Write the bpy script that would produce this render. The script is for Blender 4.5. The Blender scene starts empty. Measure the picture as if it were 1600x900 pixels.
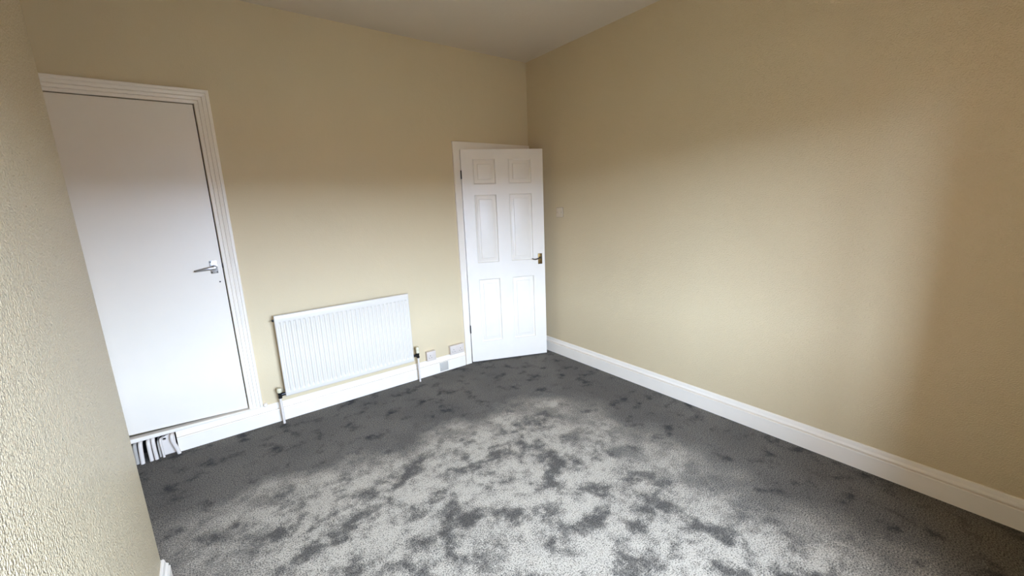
import bpy, bmesh, math, random
from mathutils import Vector, Matrix

scene = bpy.context.scene
COL = scene.collection
PI = math.pi

# ------------------------------------------------------------------ camera
F = Vector((0.58423911, 0.78592959, -0.20243356))
Rv = Vector((0.79716182, -0.60253068, -0.03859821))
Uv = Vector((0.1523079, 0.13882172, 0.97853504))
CAM = Vector((-2.7217, -3.300, 1.5135))
cam_data = bpy.data.cameras.new('camera')
cam_data.sensor_width = 36.0
cam_data.lens = 640.23 / 1600.0 * 36.0
cam_data.clip_start = 0.02
cam = bpy.data.objects.new('camera', cam_data)
COL.objects.link(cam)
cam.matrix_world = Matrix(((Rv.x, Uv.x, -F.x, CAM.x), (Rv.y, Uv.y, -F.y, CAM.y),
                           (Rv.z, Uv.z, -F.z, CAM.z), (0, 0, 0, 1)))
scene.camera = cam

# ------------------------------------------------------------------ room size (metres)
H = 2.823            # ceiling height
LREAR = -3.82        # window wall
XL = -3.50           # alcove wall left of the cupboard
XC = -3.055          # face of the chimney breast
YC = -1.285          # far corner of the chimney breast
WX0, WX1, WZ0, WZ1 = -2.72, -1.30, 0.85, 2.08     # window opening
REVEAL = 0.24

# ------------------------------------------------------------------ sky, daylight, exposure
world = bpy.data.worlds.new('overcast_sky')
scene.world = world
world.use_nodes = True
nt = world.node_tree
nt.nodes.clear()
w_out = nt.nodes.new('ShaderNodeOutputWorld')
w_bg = nt.nodes.new('ShaderNodeBackground')
w_tc = nt.nodes.new('ShaderNodeTexCoord')
w_sep = nt.nodes.new('ShaderNodeSeparateXYZ')
w_mul = nt.nodes.new('ShaderNodeMath'); w_mul.operation = 'MULTIPLY_ADD'
w_clamp = nt.nodes.new('ShaderNodeMath'); w_clamp.operation = 'MAXIMUM'; w_clamp.inputs[1].default_value = 0.0
w_mul.inputs[1].default_value = -0.25          # hazy bright sky, a little paler towards the horizon
w_mul.inputs[2].default_value = 1.0
w_gt = nt.nodes.new('ShaderNodeMath'); w_gt.operation = 'GREATER_THAN'; w_gt.inputs[1].default_value = 0.0
w_mix = nt.nodes.new('ShaderNodeMix'); w_mix.data_type = 'RGBA'
w_mix.inputs[6].default_value = (0.07, 0.075, 0.06, 1)     # ground beyond the horizon
w_sky = nt.nodes.new('ShaderNodeMix'); w_sky.data_type = 'RGBA'; w_sky.blend_type = 'MULTIPLY'
w_sky.inputs[0].default_value = 1.0
w_sky.inputs[7].default_value = (0.78, 0.97, 1.42, 1)
nt.links.new(w_tc.outputs['Generated'], w_sep.inputs[0])
nt.links.new(w_sep.outputs[2], w_clamp.inputs[0])
nt.links.new(w_clamp.outputs[0], w_mul.inputs[0])
nt.links.new(w_mul.outputs[0], w_sky.inputs[6])
nt.links.new(w_sep.outputs[2], w_gt.inputs[0])
nt.links.new(w_gt.outputs[0], w_mix.inputs[0])
nt.links.new(w_sky.outputs[2], w_mix.inputs[7])
nt.links.new(w_mix.outputs[2], w_bg.inputs[0])
w_bg.inputs[1].default_value = 1.0
nt.links.new(w_bg.outputs[0], w_out.inputs[0])
SKY = 86.0
w_bg.inputs[1].default_value = SKY

pl = bpy.data.lights.new('window_portal', 'AREA')
pl.shape = 'RECTANGLE'
pl.size = WX1 - WX0
pl.size_y = WZ1 - WZ0
pl.cycles.is_portal = True
plo = bpy.data.objects.new('window_portal', pl)
COL.objects.link(plo)
plo.location = ((WX0 + WX1) / 2, LREAR - REVEAL - 0.03, (WZ0 + WZ1) / 2)
plo.rotation_euler = (PI / 2, 0, 0)          # portal faces +y, into the room

scene.view_settings.view_transform = 'Standard'
scene.view_settings.look = 'None'
scene.view_settings.gamma = 1.0
scene.view_settings.use_curve_mapping = False
scene.view_settings.exposure = 0.0
scene.cycles.max_bounces = 9
scene.cycles.diffuse_bounces = 7
scene.cycles.sample_clamp_indirect = 6.0


# ------------------------------------------------------------------ materials
def new_mat(name):
    m = bpy.data.materials.new(name)
    m.use_nodes = True
    t = m.node_tree
    b = t.nodes['Principled BSDF']
    return m, t, b


def plain(name, col, rough=0.4, metal=0.0, spec=0.5, bump=0.0, bscale=60.0, var=0.04):
    m, t, b = new_mat(name)
    b.inputs['Roughness'].default_value = rough
    b.inputs['Metallic'].default_value = metal
    b.inputs['Specular IOR Level'].default_value = spec
    tc = t.nodes.new('ShaderNodeTexCoord')
    nz = t.nodes.new('ShaderNodeTexNoise')
    nz.inputs['Scale'].default_value = 9.0
    nz.inputs['Detail'].default_value = 4.0
    t.links.new(tc.outputs['Object'], nz.inputs['Vector'])
    mx = t.nodes.new('ShaderNodeMix'); mx.data_type = 'RGBA'
    mx.inputs[6].default_value = (*[c * (1 - var) for c in col], 1)
    mx.inputs[7].default_value = (*[min(1, c * (1 + var)) for c in col], 1)
    t.links.new(nz.outputs['Fac'], mx.inputs[0])
    t.links.new(mx.outputs[2], b.inputs['Base Color'])
    if bump:
        n2 = t.nodes.new('ShaderNodeTexNoise')
        n2.inputs['Scale'].default_value = bscale
        n2.inputs['Detail'].default_value = 3.0
        t.links.new(tc.outputs['Object'], n2.inputs['Vector'])
        bp = t.nodes.new('ShaderNodeBump')
        bp.inputs['Strength'].default_value = bump
        bp.inputs['Distance'].default_value = 0.002
        t.links.new(n2.outputs['Fac'], bp.inputs['Height'])
        t.links.new(bp.outputs[0], b.inputs['Normal'])
    return m


def wall_mat(name, col, rough, spec, layers, var=0.03):
    """painted wallpaper: layers = [(scale, distance in m, detail)]"""
    m, t, b = new_mat(name)
    b.inputs['Roughness'].default_value = rough
    b.inputs['Specular IOR Level'].default_value = spec
    tc = t.nodes.new('ShaderNodeTexCoord')
    nz = t.nodes.new('ShaderNodeTexNoise')
    nz.inputs['Scale'].default_value = 2.2
    nz.inputs['Detail'].default_value = 5.0
    t.links.new(tc.outputs['Object'], nz.inputs['Vector'])
    mx = t.nodes.new('ShaderNodeMix'); mx.data_type = 'RGBA'
    mx.inputs[6].default_value = (*[c * (1 - var) for c in col], 1)
    mx.inputs[7].default_value = (*[c * (1 + var) for c in col], 1)
    t.links.new(nz.outputs['Fac'], mx.inputs[0])
    t.links.new(mx.outputs[2], b.inputs['Base Color'])
    prev = None
    for sc, dist, det in layers:
        n2 = t.nodes.new('ShaderNodeTexNoise')
        n2.inputs['Scale'].default_value = sc
        n2.inputs['Detail'].default_value = det
        t.links.new(tc.outputs['Object'], n2.inputs['Vector'])
        bp = t.nodes.new('ShaderNodeBump')
        bp.inputs['Strength'].default_value = 1.0
        bp.inputs['Distance'].default_value = dist
        t.links.new(n2.outputs['Fac'], bp.inputs['Height'])
        if prev:
            t.links.new(prev.outputs[0], bp.inputs['Normal'])
        prev = bp
    t.links.new(prev.outputs[0], b.inputs['Normal'])
    return m


BEIGE = (0.60, 0.475, 0.285)
M = {}
M['wall'] = wall_mat('beige_emulsion', BEIGE, 0.6, 0.3, [(150, 0.0012, 2), (14, 0.002, 2)])
M['wall_paper'] = wall_mat('beige_textured_paper', BEIGE, 0.5, 0.4, [(160, 0.0045, 2), (14, 0.002, 2)])
M['wall_chip'] = wall_mat('beige_woodchip_paper', BEIGE, 0.32, 0.5, [(165, 0.0105, 2), (60, 0.004, 1)])
M['ceiling'] = wall_mat('white_ceiling_paint', (0.66, 0.575, 0.455), 0.8, 0.2, [(40, 0.001, 3)])
M['gloss'] = plain('white_gloss_paint', (0.81, 0.715, 0.58), 0.32, bump=0.15, bscale=40)
M['flush'] = plain('white_flush_door_paint', (0.75, 0.66, 0.525), 0.38, bump=0.12, bscale=25, var=0.02)
M['door'] = plain('white_moulded_door_paint', (0.77, 0.68, 0.55), 0.38, bump=0.25, bscale=130)
M['enamel'] = plain('white_radiator_enamel', (0.66, 0.585, 0.475), 0.25, var=0.01)
M['pipe'] = plain('white_painted_pipe', (0.68, 0.59, 0.49), 0.35, bump=0.3, bscale=70)
M['pipe_grey'] = plain('dusty_grey_pipe', (0.42, 0.37, 0.30), 0.5, bump=0.3, bscale=70, var=0.12)
M['cream'] = plain('cream_plastic', (0.66, 0.57, 0.37), 0.35)
M['socket'] = plain('white_socket_plastic', (0.62, 0.52, 0.42), 0.3, var=0.02)
M['switch'] = plain('ivory_switch_plastic', (0.60, 0.48, 0.33), 0.35, var=0.02)
M['switch_edge'] = plain('brown_switch_rim', (0.30, 0.23, 0.16), 0.5)
M['grey_plate'] = plain('pale_grey_plastic', (0.47, 0.42, 0.34), 0.45)
M['black'] = plain('blackened_brass', (0.018, 0.016, 0.014), 0.35, metal=0.4)
M['dark'] = plain('dark_slot', (0.02, 0.018, 0.016), 0.9)
M['rust'] = plain('dark_hinge_steel', (0.03, 0.025, 0.02), 0.45, metal=0.7)
M['steel'] = plain('satin_aluminium', (0.62, 0.62, 0.62), 0.28, metal=1.0)
M['brass'] = plain('aged_brass', (0.15, 0.09, 0.03), 0.42, metal=1.0, var=0.4)
M['bronze'] = plain('dark_bronze', (0.10, 0.08, 0.06), 0.35, metal=0.9)
M['void'] = plain('cupboard_void_shade', (0.012, 0.010, 0.008), 0.9)  # near-black colour stands in for the shade inside the cupboard
M['raw'] = plain('unpainted_timber', (0.46, 0.40, 0.29), 0.7)
M['hall'] = plain('hall_paint', (0.40, 0.36, 0.30), 0.8)

M['paving'] = plain('grey_paving', (0.08, 0.068, 0.05), 0.9)
M['brick'] = plain('red_brick', (0.22, 0.12, 0.09), 0.9)
M['slate'] = plain('grey_slate', (0.10, 0.10, 0.11), 0.8)


def carpet_mat():
    m, t, b = new_mat('charcoal_twist_carpet')
    N, L = t.nodes, t.links
    b.inputs['Roughness'].default_value = 0.85
    b.inputs['Specular IOR Level'].default_value = 0.15
    b.inputs['Sheen Weight'].default_value = 0.05
    b.inputs['Sheen Roughness'].default_value = 0.5
    tc = N.new('ShaderNodeTexCoord')

    def noise(scale, det, rough=0.5, dist=0.0):
        n = N.new('ShaderNodeTexNoise')
        n.inputs['Scale'].default_value = scale
        n.inputs['Detail'].default_value = det
        n.inputs['Roughness'].default_value = rough
        n.inputs['Distortion'].default_value = dist
        L.new(tc.outputs['Object'], n.inputs['Vector'])
        return n.outputs['Fac']

    def ramp(src, lo, hi, a=0.0, z=1.0):
        r = N.new('ShaderNodeMapRange')
        r.interpolation_type = 'SMOOTHSTEP'
        r.inputs[1].default_value = lo
        r.inputs[2].default_value = hi
        r.inputs[3].default_value = a
        r.inputs[4].default_value = z
        L.new(src, r.inputs[0])
        return r.outputs[0]

    def math_(op, a, c, e=0.0):
        q = N.new('ShaderNodeMath'); q.operation = op
        for i, v in enumerate((a, c, e)):
            if isinstance(v, (int, float)):
                q.inputs[i].default_value = v
            else:
                L.new(v, q.inputs[i])
        return q.outputs[0]

    tuft = noise(165, 3, 0.75)                     # single twists of yarn
    marks = math_('MULTIPLY', ramp(noise(6.0, 5, 0.62, 0.1), 0.36, 0.60), ramp(noise(15.0, 4, 0.6), 0.30, 0.55, 0.4, 1.0))    # foot and hoover marks in the pile
    broad = ramp(noise(1.7, 3, 0.5), 0.35, 0.65, 0.8, 1.1)
    # carpet is lighter mid-room than along the walls, fading to the left
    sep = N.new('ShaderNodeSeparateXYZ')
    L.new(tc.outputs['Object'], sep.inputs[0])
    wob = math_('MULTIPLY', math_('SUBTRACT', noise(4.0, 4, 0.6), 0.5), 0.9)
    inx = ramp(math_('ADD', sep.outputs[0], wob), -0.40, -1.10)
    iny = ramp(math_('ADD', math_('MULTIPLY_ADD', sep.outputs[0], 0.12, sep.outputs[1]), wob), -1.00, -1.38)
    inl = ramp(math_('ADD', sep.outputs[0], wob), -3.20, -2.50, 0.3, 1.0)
    lighter = math_('MULTIPLY', math_('MULTIPLY', inx, iny), inl)
    lvl = math_('ADD', math_('MULTIPLY', lighter, 0.77), 0.215)
    spots = ramp(noise(8.0, 4, 0.6), 0.28, 0.50)           # fewer, smaller marks in the border
    mk = N.new('ShaderNodeMix')
    L.new(lighter, mk.inputs[0]); L.new(spots, mk.inputs[2]); L.new(marks, mk.inputs[3])
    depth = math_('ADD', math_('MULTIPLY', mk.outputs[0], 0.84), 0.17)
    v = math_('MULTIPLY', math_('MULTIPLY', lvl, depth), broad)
    v = math_('MULTIPLY', v, ramp(tuft, 0.32, 0.68, 0.1, 1.95))
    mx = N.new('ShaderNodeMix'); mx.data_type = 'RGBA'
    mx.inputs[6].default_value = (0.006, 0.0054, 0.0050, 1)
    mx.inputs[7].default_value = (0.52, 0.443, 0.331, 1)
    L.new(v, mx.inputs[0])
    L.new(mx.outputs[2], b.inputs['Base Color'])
    bp = N.new('ShaderNodeBump')
    bp.inputs['Strength'].default_value = 0.8
    bp.inputs['Distance'].default_value = 0.004
    L.new(tuft, bp.inputs['Height'])
    L.new(bp.outputs[0], b.inputs['Normal'])
    return m


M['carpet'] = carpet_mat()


def glass_mat():
    m = bpy.data.materials.new('window_glass')
    m.use_nodes = True
    t = m.node_tree
    t.nodes.clear()
    o = t.nodes.new('ShaderNodeOutputMaterial')
    tr = t.nodes.new('ShaderNodeBsdfTransparent')
    tr.inputs[0].default_value = (0.95, 0.97, 0.96, 1)
    gl = t.nodes.new('ShaderNodeBsdfGlossy')
    gl.inputs['Roughness'].default_value = 0.02
    mx = t.nodes.new('ShaderNodeMixShader')
    mx.inputs[0].default_value = 0.06
    t.links.new(tr.outputs[0], mx.inputs[1])
    t.links.new(gl.outputs[0], mx.inputs[2])
    t.links.new(mx.outputs[0], o.inputs[0])
    return m


M['glass'] = glass_mat()


# ------------------------------------------------------------------ mesh helpers
def link(name, me, mat, parent=None, smooth=False):
    o = bpy.data.objects.new(name, me)
    COL.objects.link(o)
    if mat:
        me.materials.append(M[mat])
    if smooth:
        for f in me.polygons:
            f.use_smooth = True
    if parent:
        o.parent = parent
    return o


def from_bm(name, bm, mat, parent=None, smooth=False):
    bmesh.ops.recalc_face_normals(bm, faces=bm.faces)
    me = bpy.data.meshes.new(name)
    bm.to_mesh(me)
    bm.free()
    return link(name, me, mat, parent, smooth)


def auto_smooth(o, deg=35):
    me = o.data
    for f in me.polygons:
        f.use_smooth = True
    bm = bmesh.new(); bm.from_mesh(me)
    for e in bm.edges:
        if len(e.link_faces) == 2 and e.calc_face_angle(0) > math.radians(deg):
            e.smooth = False
    bm.to_mesh(me); bm.free()
    return o


def bm_box(bm, a, b, bev=0.0, seg=2):
    x0, y0, z0 = [min(a[i], b[i]) for i in range(3)]
    x1, y1, z1 = [max(a[i], b[i]) for i in range(3)]
    vs = [bm.verts.new(c) for c in ((x0, y0, z0), (x1, y0, z0), (x1, y1, z0), (x0, y1, z0),
                                    (x0, y0, z1), (x1, y0, z1), (x1, y1, z1), (x0, y1, z1))]
    fs = [bm.faces.new([vs[i] for i in q]) for q in
          ((0, 3, 2, 1), (4, 5, 6, 7), (0, 1, 5, 4), (1, 2, 6, 5), (2, 3, 7, 6), (3, 0, 4, 7))]
    if bev:
        es = set(e for f in fs for e in f.edges)
        bmesh.ops.bevel(bm, geom=list(es), offset=bev, segments=seg, profile=0.5, affect='EDGES')


def box(name, a, b, mat, parent=None, bev=0.0, seg=2):
    bm = bmesh.new()
    bm_box(bm, a, b, bev, seg)
    o = from_bm(name, bm, mat, parent)
    if bev:
        auto_smooth(o, 50)
    return o


def sweep(name, rings, mat, parent=None, closed_profile=True, cap=True, smooth=False):
    """rings: list of equally long point lists, joined one after the other"""
    bm = bmesh.new()
    vr = [[bm.verts.new(p) for p in r] for r in rings]
    n = len(vr[0])
    for a, b in zip(vr[:-1], vr[1:]):
        for i in range(n if closed_profile else n - 1):
            j = (i + 1) % n
            bm.faces.new((a[i], a[j], b[j], b[i]))
    if cap:
        bm.faces.new(vr[0][::-1])
        bm.faces.new(vr[-1])
    return from_bm(name, bm, mat, parent, smooth)


def tube(name, pts, rads, mat, parent=None, n=14):
    """round tube through pts; rads one number or one per point"""
    pts = [Vector(p) for p in pts]
    if isinstance(rads, (int, float)):
        rads = [rads] * len(pts)
    rings = []
    up = Vector((0.31, 0.87, 0.2)).normalized()
    for i, p in enumerate(pts):
        d = (pts[min(i + 1, len(pts) - 1)] - pts[max(i - 1, 0)]).normalized()
        a = (up - d * up.dot(d)).normalized()
        up = a
        c = d.cross(a)
        rings.append([p + (a * math.cos(2 * PI * k / n) + c * math.sin(2 * PI * k / n)) * rads[i] for k in range(n)])
    o = sweep(name, rings, mat, parent)
    return auto_smooth(o, 50)


def bend(pts, r=0.02, k=5):
    """round off the corners of a polyline"""
    pts = [Vector(p) for p in pts]
    out = [pts[0]]
    for a, b, c in zip(pts[:-2], pts[1:-1], pts[2:]):
        r1 = min(r, (a - b).length * 0.45, (c - b).length * 0.45)
        s = b + (a - b).normalized() * r1
        e = b + (c - b).normalized() * r1
        for i in range(k + 1):
            t = i / k
            out.append(s * (1 - t) ** 2 + b * 2 * t * (1 - t) + e * t * t)
    out.append(pts[-1])
    return out


def lathe(name, base, axis, prof, mat, parent=None, n=20):
    """prof: list of (distance along axis, radius)"""
    ax = Vector(axis).normalized()
    a = ax.orthogonal().normalized()
    c = ax.cross(a)
    rings = []
    for d, r in prof:
        p = Vector(base) + ax * d
        rings.append([p + (a * math.cos(2 * PI * k / n) + c * math.sin(2 * PI * k / n)) * max(r, 1e-5) for k in range(n)])
    return auto_smooth(sweep(name, rings, mat, parent), 40)


def disc_prism(name, centre, axis, r, h, mat, parent=None, n=16):
    return lathe(name, centre, axis, [(0, r), (h, r)], mat, parent, n)


def grid_wall(name, us, vs, holes, place, thick, mat):
    """wall with openings. us, vs: break lines; holes: (u0,u1,v0,v1); place(u, v, t) -> point, t=0 room side, t=thick outside"""
    bm = bmesh.new()
    us = sorted(set(us)); vs = sorted(set(vs))
    cache = {}

    def V(i, j, s):
        k = (i, j, s)
        if k not in cache:
            cache[k] = bm.verts.new(place(us[i], vs[j], thick * s))
        return cache[k]

    def solid(i, j):
        if i < 0 or j < 0 or i >= len(us) - 1 or j >= len(vs) - 1:
            return False
        u = (us[i] + us[i + 1]) / 2; v = (vs[j] + vs[j + 1]) / 2
        return not any(h[0] < u < h[1] and h[2] < v < h[3] for h in holes)

    for i in range(len(us) - 1):
        for j in range(len(vs) - 1):
            if not solid(i, j):
                continue
            for s in (0, 1):
                bm.faces.new([V(i, j, s), V(i + 1, j, s), V(i + 1, j + 1, s), V(i, j + 1, s)])
            for (di, dj, a, b) in ((-1, 0, (i, j), (i, j + 1)), (1, 0, (i + 1, j), (i + 1, j + 1)),
                                   (0, -1, (i, j), (i + 1, j)), (0, 1, (i, j + 1), (i + 1, j + 1))):
                if not solid(i + di, j + dj):
                    bm.faces.new([V(*a, 0), V(*b, 0), V(*b, 1), V(*a, 1)])
    return from_bm(name, bm, mat)


def empty(name, loc, rz=0.0):
    o = bpy.data.objects.new(name, None)
    o.empty_display_size = 0.05
    COL.objects.link(o)
    o.location = loc
    o.rotation_euler = (0, 0, rz)
    return o


def tag(o, label=None, cat=None, group=None, kind=None):
    if label: o['label'] = label
    if cat: o['category'] = cat
    if group: o['group'] = group
    if kind: o['kind'] = kind
    return o


def struct(o, label=None, cat=None):
    return tag(o, label, cat, kind='structure')


# ------------------------------------------------------------------ the room shell
WT = 0.12
DX0, DX1, DZ = -0.806, -0.030, 2.000              # doorway by the corner
KX0, KX1, KZ0, KZ1 = -3.410, -2.640, 0.150, 2.188   # cupboard opening
PX0, PX1, PZ = -3.440, -3.055, 0.142              # opening cut for the pipes

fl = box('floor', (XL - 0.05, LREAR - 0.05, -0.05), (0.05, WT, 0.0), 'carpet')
struct(fl, 'charcoal grey twist-pile carpet with foot and hoover marks covering the floor', 'carpet')
struct(box('ceiling', (XL - 0.1, LREAR - 0.3, H), (0.1, 0.15, H + 0.08), 'ceiling'),
       'plain white painted ceiling above the corner', 'ceiling')
struct(grid_wall('wall_back', [XL - 0.1, KX0, KX1, PX0, PX1, DX0, DX1, 0.1], [0, PZ, KZ0, KZ1, DZ, H],
                 [(DX0, DX1, -1, DZ), (KX0, KX1, KZ0, KZ1), (PX0, PX1, -1, PZ)],
                 lambda u, v, t: (u, t, v), WT, 'wall'),
       'beige painted wall behind the radiator and both doors', 'wall')
struct(box('wall_right', (0, LREAR - 0.3, -0.05), (0.1, 0, H), 'wall_paper'),
       'long beige papered wall on the right with the light switch', 'wall')
struct(box('wall_left', (XL - 0.1, LREAR - 0.3, -0.05), (XL, 0, H), 'wall'))
struct(grid_wall('wall_rear', [XL, WX0, WX1, 0.0], [-0.05, WZ0, WZ1, H], [(WX0, WX1, WZ0, WZ1)],
                 lambda u, v, t: (u, LREAR - t, v), REVEAL + 0.06, 'wall'))
# chimney breast: bevelled outer corner
bm = bmesh.new()
bm_box(bm, (XL, LREAR, -0.02), (XC, YC, H))
es = [e for e in bm.edges if all(abs(v.co.x - XC) < 1e-5 and abs(v.co.y - YC) < 1e-5 for v in e.verts)]
bmesh.ops.bevel(bm, geom=es, offset=0.008, segments=4, profile=0.5, affect='EDGES')
o = from_bm('wall_chimney', bm, 'wall_chip')
auto_smooth(o, 30)
struct(o, 'rough woodchip-papered wall corner close up at the left edge', 'wall')


# the dark cupboard behind the flush door, and the hall beyond the open door
def room_box(name, a, b, mat, open_y=True):
    bm = bmesh.new()
    bm_box(bm, a, b)
    y = min(a[1], b[1])
    for f in list(bm.faces):
        if all(abs(v.co.y - y) < 1e-6 for v in f.verts):
            bm.faces.remove(f)
    return from_bm(name, bm, mat)


struct(room_box('wall_cupboard', (XL, WT, -0.02), (-2.55, 0.7, 2.3), 'void'))
struct(room_box('wall_hall', (-1.6, WT, -0.02), (0.25, 1.3, 2.4), 'hall'))


# ------------------------------------------------------------------ skirting boards
SK = [(0, .145), (.006, .145), (.0085, .141), (.010, .132), (.011, .122), (.0145, .116), (.0175, .111),
      (.0175, .1075), (.0070, .1060), (.0070, .0995), (.0200, .0980), (.0215, .093), (.0205, .088), (.0205, -.01), (0, -.01)]


def skirt(name, path, normals, label=None):
    """path: floor points along the wall; normals: out-of-wall offsets already mitred"""
    rings = []
    for p, nrm in zip(path, normals):
        rings.append([(p[0] + nrm[0] * d, p[1] + nrm[1] * d, z) for d, z in SK])
    o = sweep(name, rings, 'gloss')
    return struct(o, label, 'skirting board' if label else None)


skirt('baseboard_back', [(-3.052, 0), (-0.874, 0)], [(0, -1), (0, -1)],
      'white moulded skirting board running under the radiator')
skirt('baseboard_right', [(0, 0), (0, LREAR)], [(-1, -1), (-1, 1)],
      'long white moulded skirting board along the right wall')
skirt('baseboard_left', [(XC, LREAR), (XC, YC), (XL, YC)], [(1, 1), (1, 1), (1, 1)],
      'end of white skirting board at the foot of the near wall corner')
skirt('baseboard_rear', [(XC, LREAR), (0, LREAR)], [(1, 1), (-1, 1)])


# ------------------------------------------------------------------ door casings
CP = [(0, 0), (0, .010), (.003, .013), (.017, .014), (.020, .011), (.023, .017), (.037, .019), (.041, .016),
      (.044, .022), (.058, .025), (.062, .024), (.066, .030), (.078, .031), (.082, .026), (.082, 0)]
rings = []
for (x, z, sx, sz) in ((KX1 + .002, KZ0 + .002, 1, 0), (KX1 + .002, KZ1 - .006, 1, 1), (KX0 - .002, KZ1 - .006, -1, 1),
                       (KX0 - .002, KZ0 + .002, -1, 0)):
    # the left leg is narrower, it runs into the alcove wall
    rings.append([(max(x + sx * u, XL), -d, z + sz * u) for u, d in CP])
o = sweep('trim_1', rings, 'gloss')
struct(o, 'stepped white moulding framing the flush cupboard door', 'door frame')

# sill under the cupboard door with its rounded end
tr2 = empty('trim_2', (-3.0, 0, 0.145))
struct(tr2, 'white sill strip between cupboard door and skirting board', 'sill')
bm = bmesh.new()
prof = lambda x, zt: [(x, 0.02, .1455), (x, -.022, .1455), (x, -.028, .150), (x, -.029, zt - .004), (x, -.025, zt), (x, 0.02, zt)]
rg = [[Vector(q) - tr2.location for q in prof(x, zt)] for x, zt in ((XL + .002, .180), (-2.642, .158))]
sweep('sill_board', rg, 'gloss', tr2)
rg = [[Vector(q) - tr2.location for q in prof(x, zt)] for x, zt in ((-2.6415, .157), (-2.555, .155))]
for r in rg:
    for q in r:
        q.y = min(q.y, 0.0)
sweep('sill_end', rg, 'gloss', tr2)
lathe('rounded_end', Vector((-2.540, 0, .154)) - tr2.location, (0, -1, 0),
      [(0, .014), (.018, .014), (.024, .011), (.027, .005), (.0275, 0)], 'gloss', tr2)

# plain casing of the open door
bm = bmesh.new()
CW = 0.062
cas = [(DX0 + .004, -0.01), (DX0 + .004, DZ - .004), (-0.001, DZ - .004), (-0.001, DZ + CW), (DX0 - CW + .004, DZ + CW), (DX0 - CW + .004, -0.01)]
front = [bm.verts.new((x, -.018, z)) for x, z in cas]
back = [bm.verts.new((x, 0, z)) for x, z in cas]
ff = bm.faces.new(front); bm.faces.new(back[::-1])
for i in range(len(cas)):
    j = (i + 1) % len(cas)
    bm.faces.new((front[i], back[i], back[j], front[j]))
bmesh.ops.bevel(bm, geom=list(ff.edges), offset=.003, segments=2, affect='EDGES')
o = from_bm('trim_3', bm, 'gloss')
struct(o, 'flat white frame around the doorway in the far corner', 'door frame')
o = sweep('trim_4', [[(x, 0.0, z), (x, WT, z), (x + sx * .004, WT, z - sz * .004), (x + sx * .004, 0.0, z - sz * .004)]
                     for x, z, sx, sz in ((DX0, -0.01, 1, 0), (DX0, DZ, 1, 1), (DX1, DZ, -1, 1), (DX1, -0.01, -1, 0))], 'gloss')
struct(o, None)

# ------------------------------------------------------------------ the six-panel door, ajar
ANG = 0.4013
d1 = empty('door_1', (-0.8000, -0.0285, 0.0), -ANG)
struct(d1, 'white six-panel door standing ajar in the far corner', 'door')
DW, DH0, DH1, DT = 0.760, 0.013, 1.994, 0.035
cols = [(0.105, 0.308), (0.430, 0.645)]
rows = [(0.205, 0.820), (0.978, 1.598), (1.692, 1.909)]
panels = [(c[0], c[1], r[0], r[1]) for r in rows for c in cols]
bm = bmesh.new()
us = [0, DW] + [x for c in cols for x in c]
vs = [DH0, DH1] + [z for r in rows for z in r]
us = sorted(us); vs = sorted(vs)
ca = {}
for i in range(len(us)):
    for j in range(len(vs)):
        ca[i, j] = bm.verts.new((us[i], 0, vs[j]))
for i in range(len(us) - 1):
    for j in range(len(vs) - 1):
        u = (us[i] + us[i + 1]) / 2; v = (vs[j] + vs[j + 1]) / 2
        if any(p[0] < u < p[1] and p[2] < v < p[3] for p in panels):
            continue
        bm.faces.new((ca[i, j], ca[i + 1, j], ca[i + 1, j + 1], ca[i, j + 1]))
ni, nj = len(us) - 1, len(vs) - 1
loop = [ca[i, 0] for i in range(ni)] + [ca[ni, j] for j in range(nj)] + [ca[i, nj] for i in range(ni, 0, -1)] + [ca[0, j] for j in range(nj, 0, -1)]
bk = [bm.verts.new((v.co.x, DT, v.co.z)) for v in loop]
for k in range(len(loop)):
    q = (k + 1) % len(loop)
    bm.faces.new((loop[k], bk[k], bk[q], loop[q]))
bm.faces.new(bk)
from_bm('leaf', bm, 'door', d1)
PP = [(0, 0), (.002, .006), (.008, .011), (.013, .011), (.016, .009), (.040, .0065), (.043, .002), (.046, .0015)]
for (u0, u1, v0, v1) in panels:
    rings = [[(u0 + a, d, v0 + a), (u1 - a, d, v0 + a), (u1 - a, d, v1 - a), (u0 + a, d, v1 - a)] for a, d in PP]
    bm = bmesh.new()
    vr = [[bm.verts.new(q) for q in r] for r in rings]
    for a, b in zip(vr[:-1], vr[1:]):
        for i in range(4):
            j = (i + 1) % 4
            bm.faces.new((a[i], a[j], b[j], b[i]))
    bm.faces.new(vr[-1])
    o = from_bm('panel', bm, 'door', d1)
    auto_smooth(o, 40)
    if o.data.polygons[-1].normal.y > 0:
        o.data.flip_normals()
# brass lever on a plate
hd = empty('lever_handle', (0.712, 0, 0.979)); hd.parent = d1
tag(hd, 'aged brass lever handle on rectangular plate')
box('backplate', (-.021, -.004, -.051), (.021, 0.0, .051), 'brass', hd, .0015)
lathe('rose', (0, -.004, .012), (0, -1, 0), [(0, .010), (.008, .009), (.012, .0075), (.034, .007)], 'bronze', hd)
tube('lever', bend([(0.0, -.036, .012), (-.020, -.040, .010), (-.055, -.042, .000), (-.078, -.042, .004), (-.090, -.040, .012)], .015),
     .0058, 'bronze', hd)
for z in (-.041, .041):
    disc_prism('screw', (0, -.004, z), (0, -1, 0), .0035, .0012, 'bronze', hd, 10)
for z in (0.345, 1.778):
    hg = empty('hinge', (-0.0, 0, z)); hg.parent = d1
    tag(hg, 'dark steel hinge')
    disc_prism('knuckle', (-.003, -.005, -.037), (0, 0, 1), .0055, .074, 'rust', hg, 12)
    box('flap', (-.0025, -.001, -.037), (-.0005, .026, .037), 'rust', hg)

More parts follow.
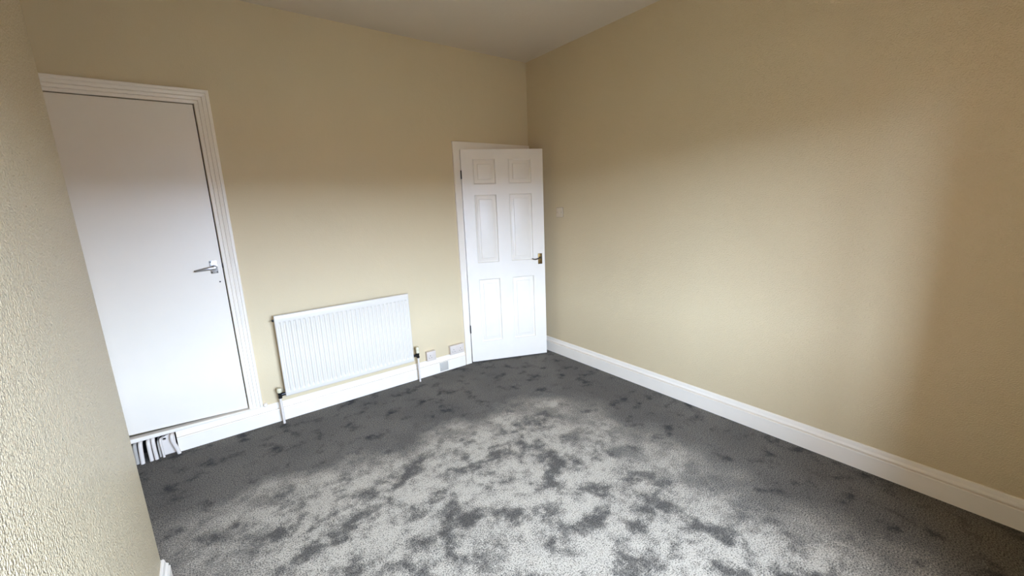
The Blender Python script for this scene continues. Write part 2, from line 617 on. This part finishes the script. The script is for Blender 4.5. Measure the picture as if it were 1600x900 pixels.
# ------------------------------------------------------------------ flush cupboard door
d2 = empty('door_2', (KX1, 0, KZ0))
struct(d2, 'tall flush white cupboard door with silver lever handle', 'door')
bm = bmesh.new()
LX0, LX1 = KX0 + .004, KX1 - .0055
zl, zr, zt = 0.202, 0.165, KZ1 - .010
fr = [(LX0, zl), (LX1, zr), (LX1, zt), (LX0, zt)]
a = [bm.verts.new(Vector((x, -.004, z)) - d2.location) for x, z in fr]
b = [bm.verts.new(Vector((x, .034, z)) - d2.location) for x, z in fr]
ff = bm.faces.new(a); bm.faces.new(b[::-1])
for i in range(4):
    j = (i + 1) % 4
    bm.faces.new((a[i], b[i], b[j], a[j]))
bmesh.ops.bevel(bm, geom=list(ff.edges), offset=.002, segments=2, affect='EDGES')
from_bm('leaf', bm, 'flush', d2)
hd = empty('lever_handle', Vector((-2.690, -.004, 1.181)) - d2.location); hd.parent = d2
tag(hd, 'silver aluminium lever handle on square-cornered plate')
box('backplate', (-.021, -.004, -.042), (.021, 0.0, .042), 'steel', hd, .0018)
lathe('rose', (.002, -.004, -.003), (0, -1, 0), [(0, .017), (.012, .015), (.018, .013), (.038, .012), (.046, .010), (.048, .004)], 'steel', hd)
tube('lever', [(.006, -.040, -.002), (-.010, -.043, -.003), (-.030, -.043, -.004), (-.060, -.041, -.007), (-.088, -.038, -.011), (-.098, -.037, -.012), (-.101, -.037, -.012)],
     [.0105, .0115, .0115, .0095, .0075, .0065, .003], 'steel', hd)
disc_prism('lever_tip', (-.1005, -.037, -.012), (-1, 0, 0), .0055, .003, 'dark', hd, 12)
for sx in (-1, 1):
    for z in (-.034, .034):
        disc_prism('screw', (sx * .014, -.004, z), (0, -1, 0), .0034, .001, 'dark', hd, 10)
kh = disc_prism('keyhole', Vector((-2.671, -.0035, 1.081)) - d2.location, (0, -1, 0), .0048, .0012, 'dark', d2, 12)
lt = box('latch', Vector((LX1 + .0005, -.008, 1.170)) - d2.location, Vector((LX1 + .007, .004, 1.200)) - d2.location, 'rust', d2, .001)

# ------------------------------------------------------------------ radiator
RX0, RX1, RZ0, RZ1, RY = -2.411, -1.418, 0.205, 0.808, -0.092
rad = empty('radiator', ((RX0 + RX1) / 2, RY, 0.0))
tag(rad, 'white fluted panel radiator mounted low on the beige wall', 'radiator')
ro = rad.location
NF = 30
PIT = (RX1 - RX0 - 0.024) / NF
NXF = 10


def sst(a, b, x):
    t = max(0.0, min(1.0, (x - a) / (b - a)))
    return t * t * (3 - 2 * t)


xs = [RX0, RX0 + .003, RX0 + .007, RX0 + .012] + [RX0 + .012 + PIT * (i + k / NXF) for i in range(NF) for k in range(1, NXF + 1)] + [RX1 - .007, RX1 - .003, RX1]
zs = [RZ0, RZ0 + .003, RZ0 + .008, RZ0 + .024] + [RZ0 + .026 + .030 * i / 8 for i in range(9)] + \
     [RZ0 + .056 + (RZ1 - RZ0 - .056 - .066) * i / 6 for i in range(1, 7)] + \
     [RZ1 - .066 + .024 * i / 8 for i in range(1, 9)] + [RZ1 - .008, RZ1 - .003, RZ1]


def rdepth(x, z):
    e = min(x - RX0, RX1 - x, z - RZ0, RZ1 - z)
    rim = .008 * (1 - math.sqrt(max(0, 1 - (1 - min(1, e / .008)) ** 2)))
    ph = ((x - RX0 - .012) / PIT) % 1.0
    g = sst(.22, .40, ph) * (1 - sst(.60, .78, ph))
    if x < RX0 + .012 or x > RX1 - .012:
        g = 0
    env = sst(RZ0 + .030, RZ0 + .052, z) * (1 - sst(RZ1 - .060, RZ1 - .048, z))
    return rim + .0085 * g * env


bm = bmesh.new()
gv = [[bm.verts.new(Vector((x, RY + rdepth(x, z), z)) - ro) for z in zs] for x in xs]
for i in range(len(xs) - 1):
    for j in range(len(zs) - 1):
        bm.faces.new((gv[i][j], gv[i + 1][j], gv[i + 1][j + 1], gv[i][j + 1]))
A, B = len(xs) - 1, len(zs) - 1
loop = [gv[i][0] for i in range(A)] + [gv[A][j] for j in range(B)] + [gv[i][B] for i in range(A, 0, -1)] + [gv[0][j] for j in range(B, 0, -1)]
bk = [bm.verts.new(Vector((v.co.x, .020, v.co.z))) for v in loop]
for k in range(len(loop)):
    q = (k + 1) % len(loop)
    bm.faces.new((loop[k], bk[k], bk[q], loop[q]))
bm.faces.new(bk)
auto_smooth(from_bm('panel', bm, 'enamel', rad), 50)
# convector fins behind the panel
pts = []
nf = 40
for i in range(nf + 1):
    x = RX0 + .05 + (RX1 - RX0 - .10) * i / nf
    pts += [(x, RY + (.021 if i % 2 else .055)), (x + .006, RY + (.021 if i % 2 else .055))]
rings = [[Vector((x, y, z)) - ro for x, y in pts] for z in (RZ0 + .04, RZ1 - .02)]
sweep('convector', rings, 'enamel', rad, closed_profile=False, cap=False)
for x in (RX0 + .15, RX1 - .15):
    box('bracket', Vector((x - .016, RY + .056, RZ0 + .06)) - ro, Vector((x + .016, -.0005, RZ1 - .08)) - ro, 'enamel', rad, .002)
lathe('bleed_plug', Vector((RX0 - .001, RY + .018, RZ1 - .035)) - ro, (-1, 0, 0), [(0, .009), (.006, .009), (.007, .006), (.012, .005)], 'black', rad, 8)

# valves: cap, body, tail nuts, pipe
VY = RY + .020


def valve(x, zb, side, cap_prof, capname, label):
    v = empty('valve', Vector((x, VY, zb)) - ro); v.parent = rad
    tag(v, label)
    lathe('cap', (0, 0, .030), (0, 0, 1), cap_prof, 'cream', v, 16)
    lathe('body', (0, 0, -.016), (0, 0, 1), [(0, .0095), (.004, .0135), (.016, .0135), (.018, .0105), (.034, .012), (.046, .0125)], 'black', v, 12)
    L_ = abs((RX0 if side > 0 else RX1) - x)
    lathe('tail', (0, 0, .012), (side, 0, 0), [(.004, .008), (.010, .008), (.011, .0135), (.022, .0135), (.023, .008),
                                              (L_ - .012, .008), (L_ - .011, .0125), (L_ + .002, .0125)], 'black', v, 10)
    return v


valve(-2.446, 0.212, 1, [(0, .0135), (.005, .0165), (.018, .018), (.026, .0185), (.032, .016), (.034, .010), (.0345, 0)], 'cap',
      'cream capped lockshield valve with black fittings')
valve(-1.374, 0.236, -1, [(0, .013), (.004, .0165), (.020, .0165), (.024, .015), (.028, .0165), (.050, .0165), (.055, .013), (.056, 0)], 'cap',
      'tall cream capped valve with black fittings')
tube('pipe', [Vector((-2.447, VY, 0.199)) - ro, Vector((-2.447, VY, 0.10)) - ro, Vector((-2.446, VY, -0.008)) - ro], .0085, 'pipe', rad, 14)
tube('pipe', [Vector((-1.374, VY, 0.223)) - ro, Vector((-1.374, VY, 0.10)) - ro, Vector((-1.374, VY, -0.008)) - ro], .0078, 'pipe', rad, 14)


# ------------------------------------------------------------------ sockets, blank plate, switch
def pin_slots(parent, cx, cz, y):
    for dx, dz, w, h in ((0, .0105, .0042, .008), (-.011, -.010, .0065, .0042), (.011, -.010, .0065, .0042)):
        box('pin_slot', (cx + dx - w / 2, y - .0004, cz + dz - h / 2), (cx + dx + w / 2, y + .003, cz + dz + h / 2), 'dark', parent)


def socket(x0, x1, z0, z1, gangs, label, cat):
    s = empty('wall_socket', ((x0 + x1) / 2, 0, z0))
    tag(s, label, cat)
    w = (x1 - x0) / 2; h = z1 - z0
    box('back_box', (-w + .0015, -.030, .0015), (w - .0015, -.0005, h - .0015), 'socket', s, .002)
    fp = box('face_plate', (-w, -.040, 0), (w, -.0305, h), 'socket', s, .003, 3)
    if gangs == 1:
        pin_slots(fp, -.012, h / 2 - .004, -.040)
        sw = [(.026, h / 2 + .004)]
        sc = [(-w + .012, h / 2), (w - .008, h / 2 - .022)]
    else:
        pin_slots(fp, -.038, h / 2 - .006, -.040)
        pin_slots(fp, .034, h / 2 - .006, -.040)
        sw = [(-.004, h / 2 + .021), (.061, h / 2 + .016)]
        sc = [(-w + .010, h / 2 - .01), (w - .010, h / 2 - .018)]
    for x, z in sw:
        bm = bmesh.new()
        bm_box(bm, (x - .006, -.0425, z - .010), (x + .006, -.0395, z + .010), .001)
        r = from_bm('rocker', bm, 'socket', fp)
    for x, z in sc:
        disc_prism('screw', (x, -.040, z), (0, -1, 0), .0028, .0006, 'grey_plate', fp, 10)
    return s


socket(-1.276, -1.188, .1465, .2345, 1, 'white single wall socket just right of the radiator', 'socket')
socket(-1.040, -.893, .1465, .2325, 2, 'white double wall socket beside the door frame', 'socket')
bp_ = empty('blanking_plate', (-1.107, -.0207, .012))
tag(bp_, 'pale grey square blanking plate low on the skirting board', 'blanking plate')
box('plate', (-.042, -.007, 0), (.042, 0, .084), 'grey_plate', bp_, .0025)
for sx in (-1, 1):
    disc_prism('screw', (sx * .030, -.007, .042), (0, -1, 0), .003, .0006, 'socket', bp_, 10)

sw_ = empty('light_switch', (0, -.444, 1.368))
tag(sw_, 'small ivory light switch on the right wall beside the door', 'switch')
box('rim', (-.004, -.0445, -.001), (-.0005, .0445, .089), 'switch_edge', sw_, .001)
fp = box('face_plate', (-.010, -.043, .0015), (-.0042, .043, .0865), 'switch', sw_, .0025, 3)
for y in (-.016, .016):
    box('rocker', (-.013, y - .007, .034), (-.0098, y + .007, .058), 'switch', fp, .001)
for y in (-.031, .031):
    disc_prism('screw', (-.010, y, .044), (-1, 0, 0), .003, .0006, 'switch_edge', fp, 10)

# ------------------------------------------------------------------ pipes under the cupboard
PG = 'pipes rising under the cupboard sill'
BZ = -.008


def floor_pipe(pts, r, mat, label):
    base = Vector((pts[-1][0], pts[-1][1], 0.0))
    o = tube('heating_pipe', [q - base for q in bend(pts, .03)], r, mat, None, 14)
    o.location = base
    return tag(o, label, 'pipe', PG)


floor_pipe([(-3.256, .06, .128), (-3.257, -.004, .122), (-3.258, -.008, .09), (-3.259, -.012, BZ)], .0105, 'pipe_grey',
           'dusty grey pipe furthest left under the cupboard, nearest the wall corner')
floor_pipe([(-3.226, .06, .136), (-3.228, -.018, .132), (-3.231, -.024, .08), (-3.234, -.030, BZ)], .0116, 'pipe',
           'thick white pipe just left of the wide dark gap')
floor_pipe([(-3.190, .06, .132), (-3.191, -.014, .130), (-3.192, -.020, .08), (-3.191, -.026, BZ)], .0108, 'pipe',
           'thick white pipe just right of the wide dark gap')
floor_pipe([(-3.166, .06, .140), (-3.167, -.018, .138), (-3.168, -.022, .08), (-3.166, -.026, BZ)], .0104, 'pipe',
           'thick white pipe touching the two thin ones on its right')
floor_pipe([(-3.146, .06, .108), (-3.147, -.004, .106), (-3.148, -.006, .07), (-3.148, -.008, BZ)], .0060, 'pipe_grey',
           'thin greyish pipe squeezed between a thick and a thin white pipe')
floor_pipe([(-3.113, .05, .112), (-3.133, -.024, .126), (-3.133, -.026, .09), (-3.130, -.028, BZ)], .0064, 'pipe',
           'thin white pipe bending out of a hole in the small board')
floor_pipe([(-3.072, .05, .132), (-3.073, -.034, .131), (-3.075, -.036, .100), (-3.058, -.038, .03), (-3.052, -.038, BZ)], .0110, 'pipe',
           'slanting white pipe against the cut end of the skirting board')

# scrap of board behind the thin pipes, with a round hole
bm = bmesh.new()
bx0, bx1 = -3.138, -3.062
outl = [(bx0, -.005), (bx1, -.005), (bx1, .132), (-3.085, .135), (-3.108, .130), (bx0, .106)]
hole_c, hole_r = (-3.115, .110), .0095
a = [bm.verts.new((x, -.002, z)) for x, z in outl]
hc = [bm.verts.new((hole_c[0] + hole_r * math.cos(t * PI / 6), -.002, hole_c[1] + hole_r * .8 * math.sin(t * PI / 6))) for t in range(12)]
es = [bm.edges.new((a[i], a[(i + 1) % len(a)])) for i in range(len(a))] + [bm.edges.new((hc[i], hc[(i + 1) % 12])) for i in range(12)]
bmesh.ops.triangle_fill(bm, edges=es, use_beauty=True)
for f in list(bm.faces):
    c = f.calc_center_median()
    if (c.x - hole_c[0]) ** 2 + (c.z - hole_c[1]) ** 2 < (hole_r * .75) ** 2:
        bm.faces.remove(f)
r = bmesh.ops.extrude_face_region(bm, geom=list(bm.faces))
for v in [g for g in r['geom'] if isinstance(g, bmesh.types.BMVert)]:
    v.co.y += .012
o = from_bm('board_scrap', bm, 'pipe')
tag(o, 'small white board with a round hole behind the thin pipes', 'board')

# ------------------------------------------------------------------ the window that lights the room (behind the camera)
wn = empty('window_1', ((WX0 + WX1) / 2, LREAR - REVEAL, WZ0))
struct(wn, 'white casement window in the wall behind the viewer', 'window')
hw, hh = (WX1 - WX0) / 2, WZ1 - WZ0
fb = .055
for nm, a, b in (('window_frame', (-hw, -.05, 0), (hw, 0, fb)), ('window_frame', (-hw, -.05, hh - fb), (hw, 0, hh)),
                 ('window_frame', (-hw, -.05, fb), (-hw + fb, 0, hh - fb)), ('window_frame', (hw - fb, -.05, fb), (hw, 0, hh - fb)),
                 ('mullion', (-.025, -.045, fb), (.025, -.005, hh - fb))):
    box(nm, a, b, 'gloss', wn)
for a, b in ((-hw + fb, -.025), (.025, hw - fb)):
    box('pane', (a, -.027, fb), (b, -.023, hh - fb), 'glass', wn)
box('window_sill', (-hw - .04, .001, -.03), (hw + .04, REVEAL + .04, 0.0), 'gloss', wn, .004)

# ------------------------------------------------------------------ outdoors: the yard, and blocks added to shade the window
struct(box('ground_outside', (-60, -60, -0.45), (60, LREAR - REVEAL - .07, -0.40), 'paving'),
       'grey paved yard outside the window', 'ground')
ow = empty('wall_added_blocker', (-5.4, -4.2, -0.40))  # unseen block added to keep daylight off the near right wall
struct(ow, 'added brick block shaped like a wing, shading the window from one side', 'building')
box('blocker_wall', (-3.5, -2.22, 0), (0, 0, 5.6), 'brick', ow)
sweep('blocker_roof', [[(0.15, y, 5.6), (0.15, y, 5.7), (-3.5, y, 7.2), (-3.5, y, 5.6)] for y in (-2.32, 0.0)], 'slate', ow)
tr_ = empty('added_skyline_blocker', (0, -34, -0.40))  # unseen row added as a skyline to darken the upper walls
struct(tr_, 'added brick row across the yard, cutting off the low sky', 'building')
box('skyline_wall', (-45, -8, 0), (45, 0, 2.6), 'brick', tr_)
sweep('skyline_roof', [[(x, 0.2, 2.6), (x, -4, 4.7), (x, -8.2, 2.6)] for x in (-45, 45)], 'slate', tr_)
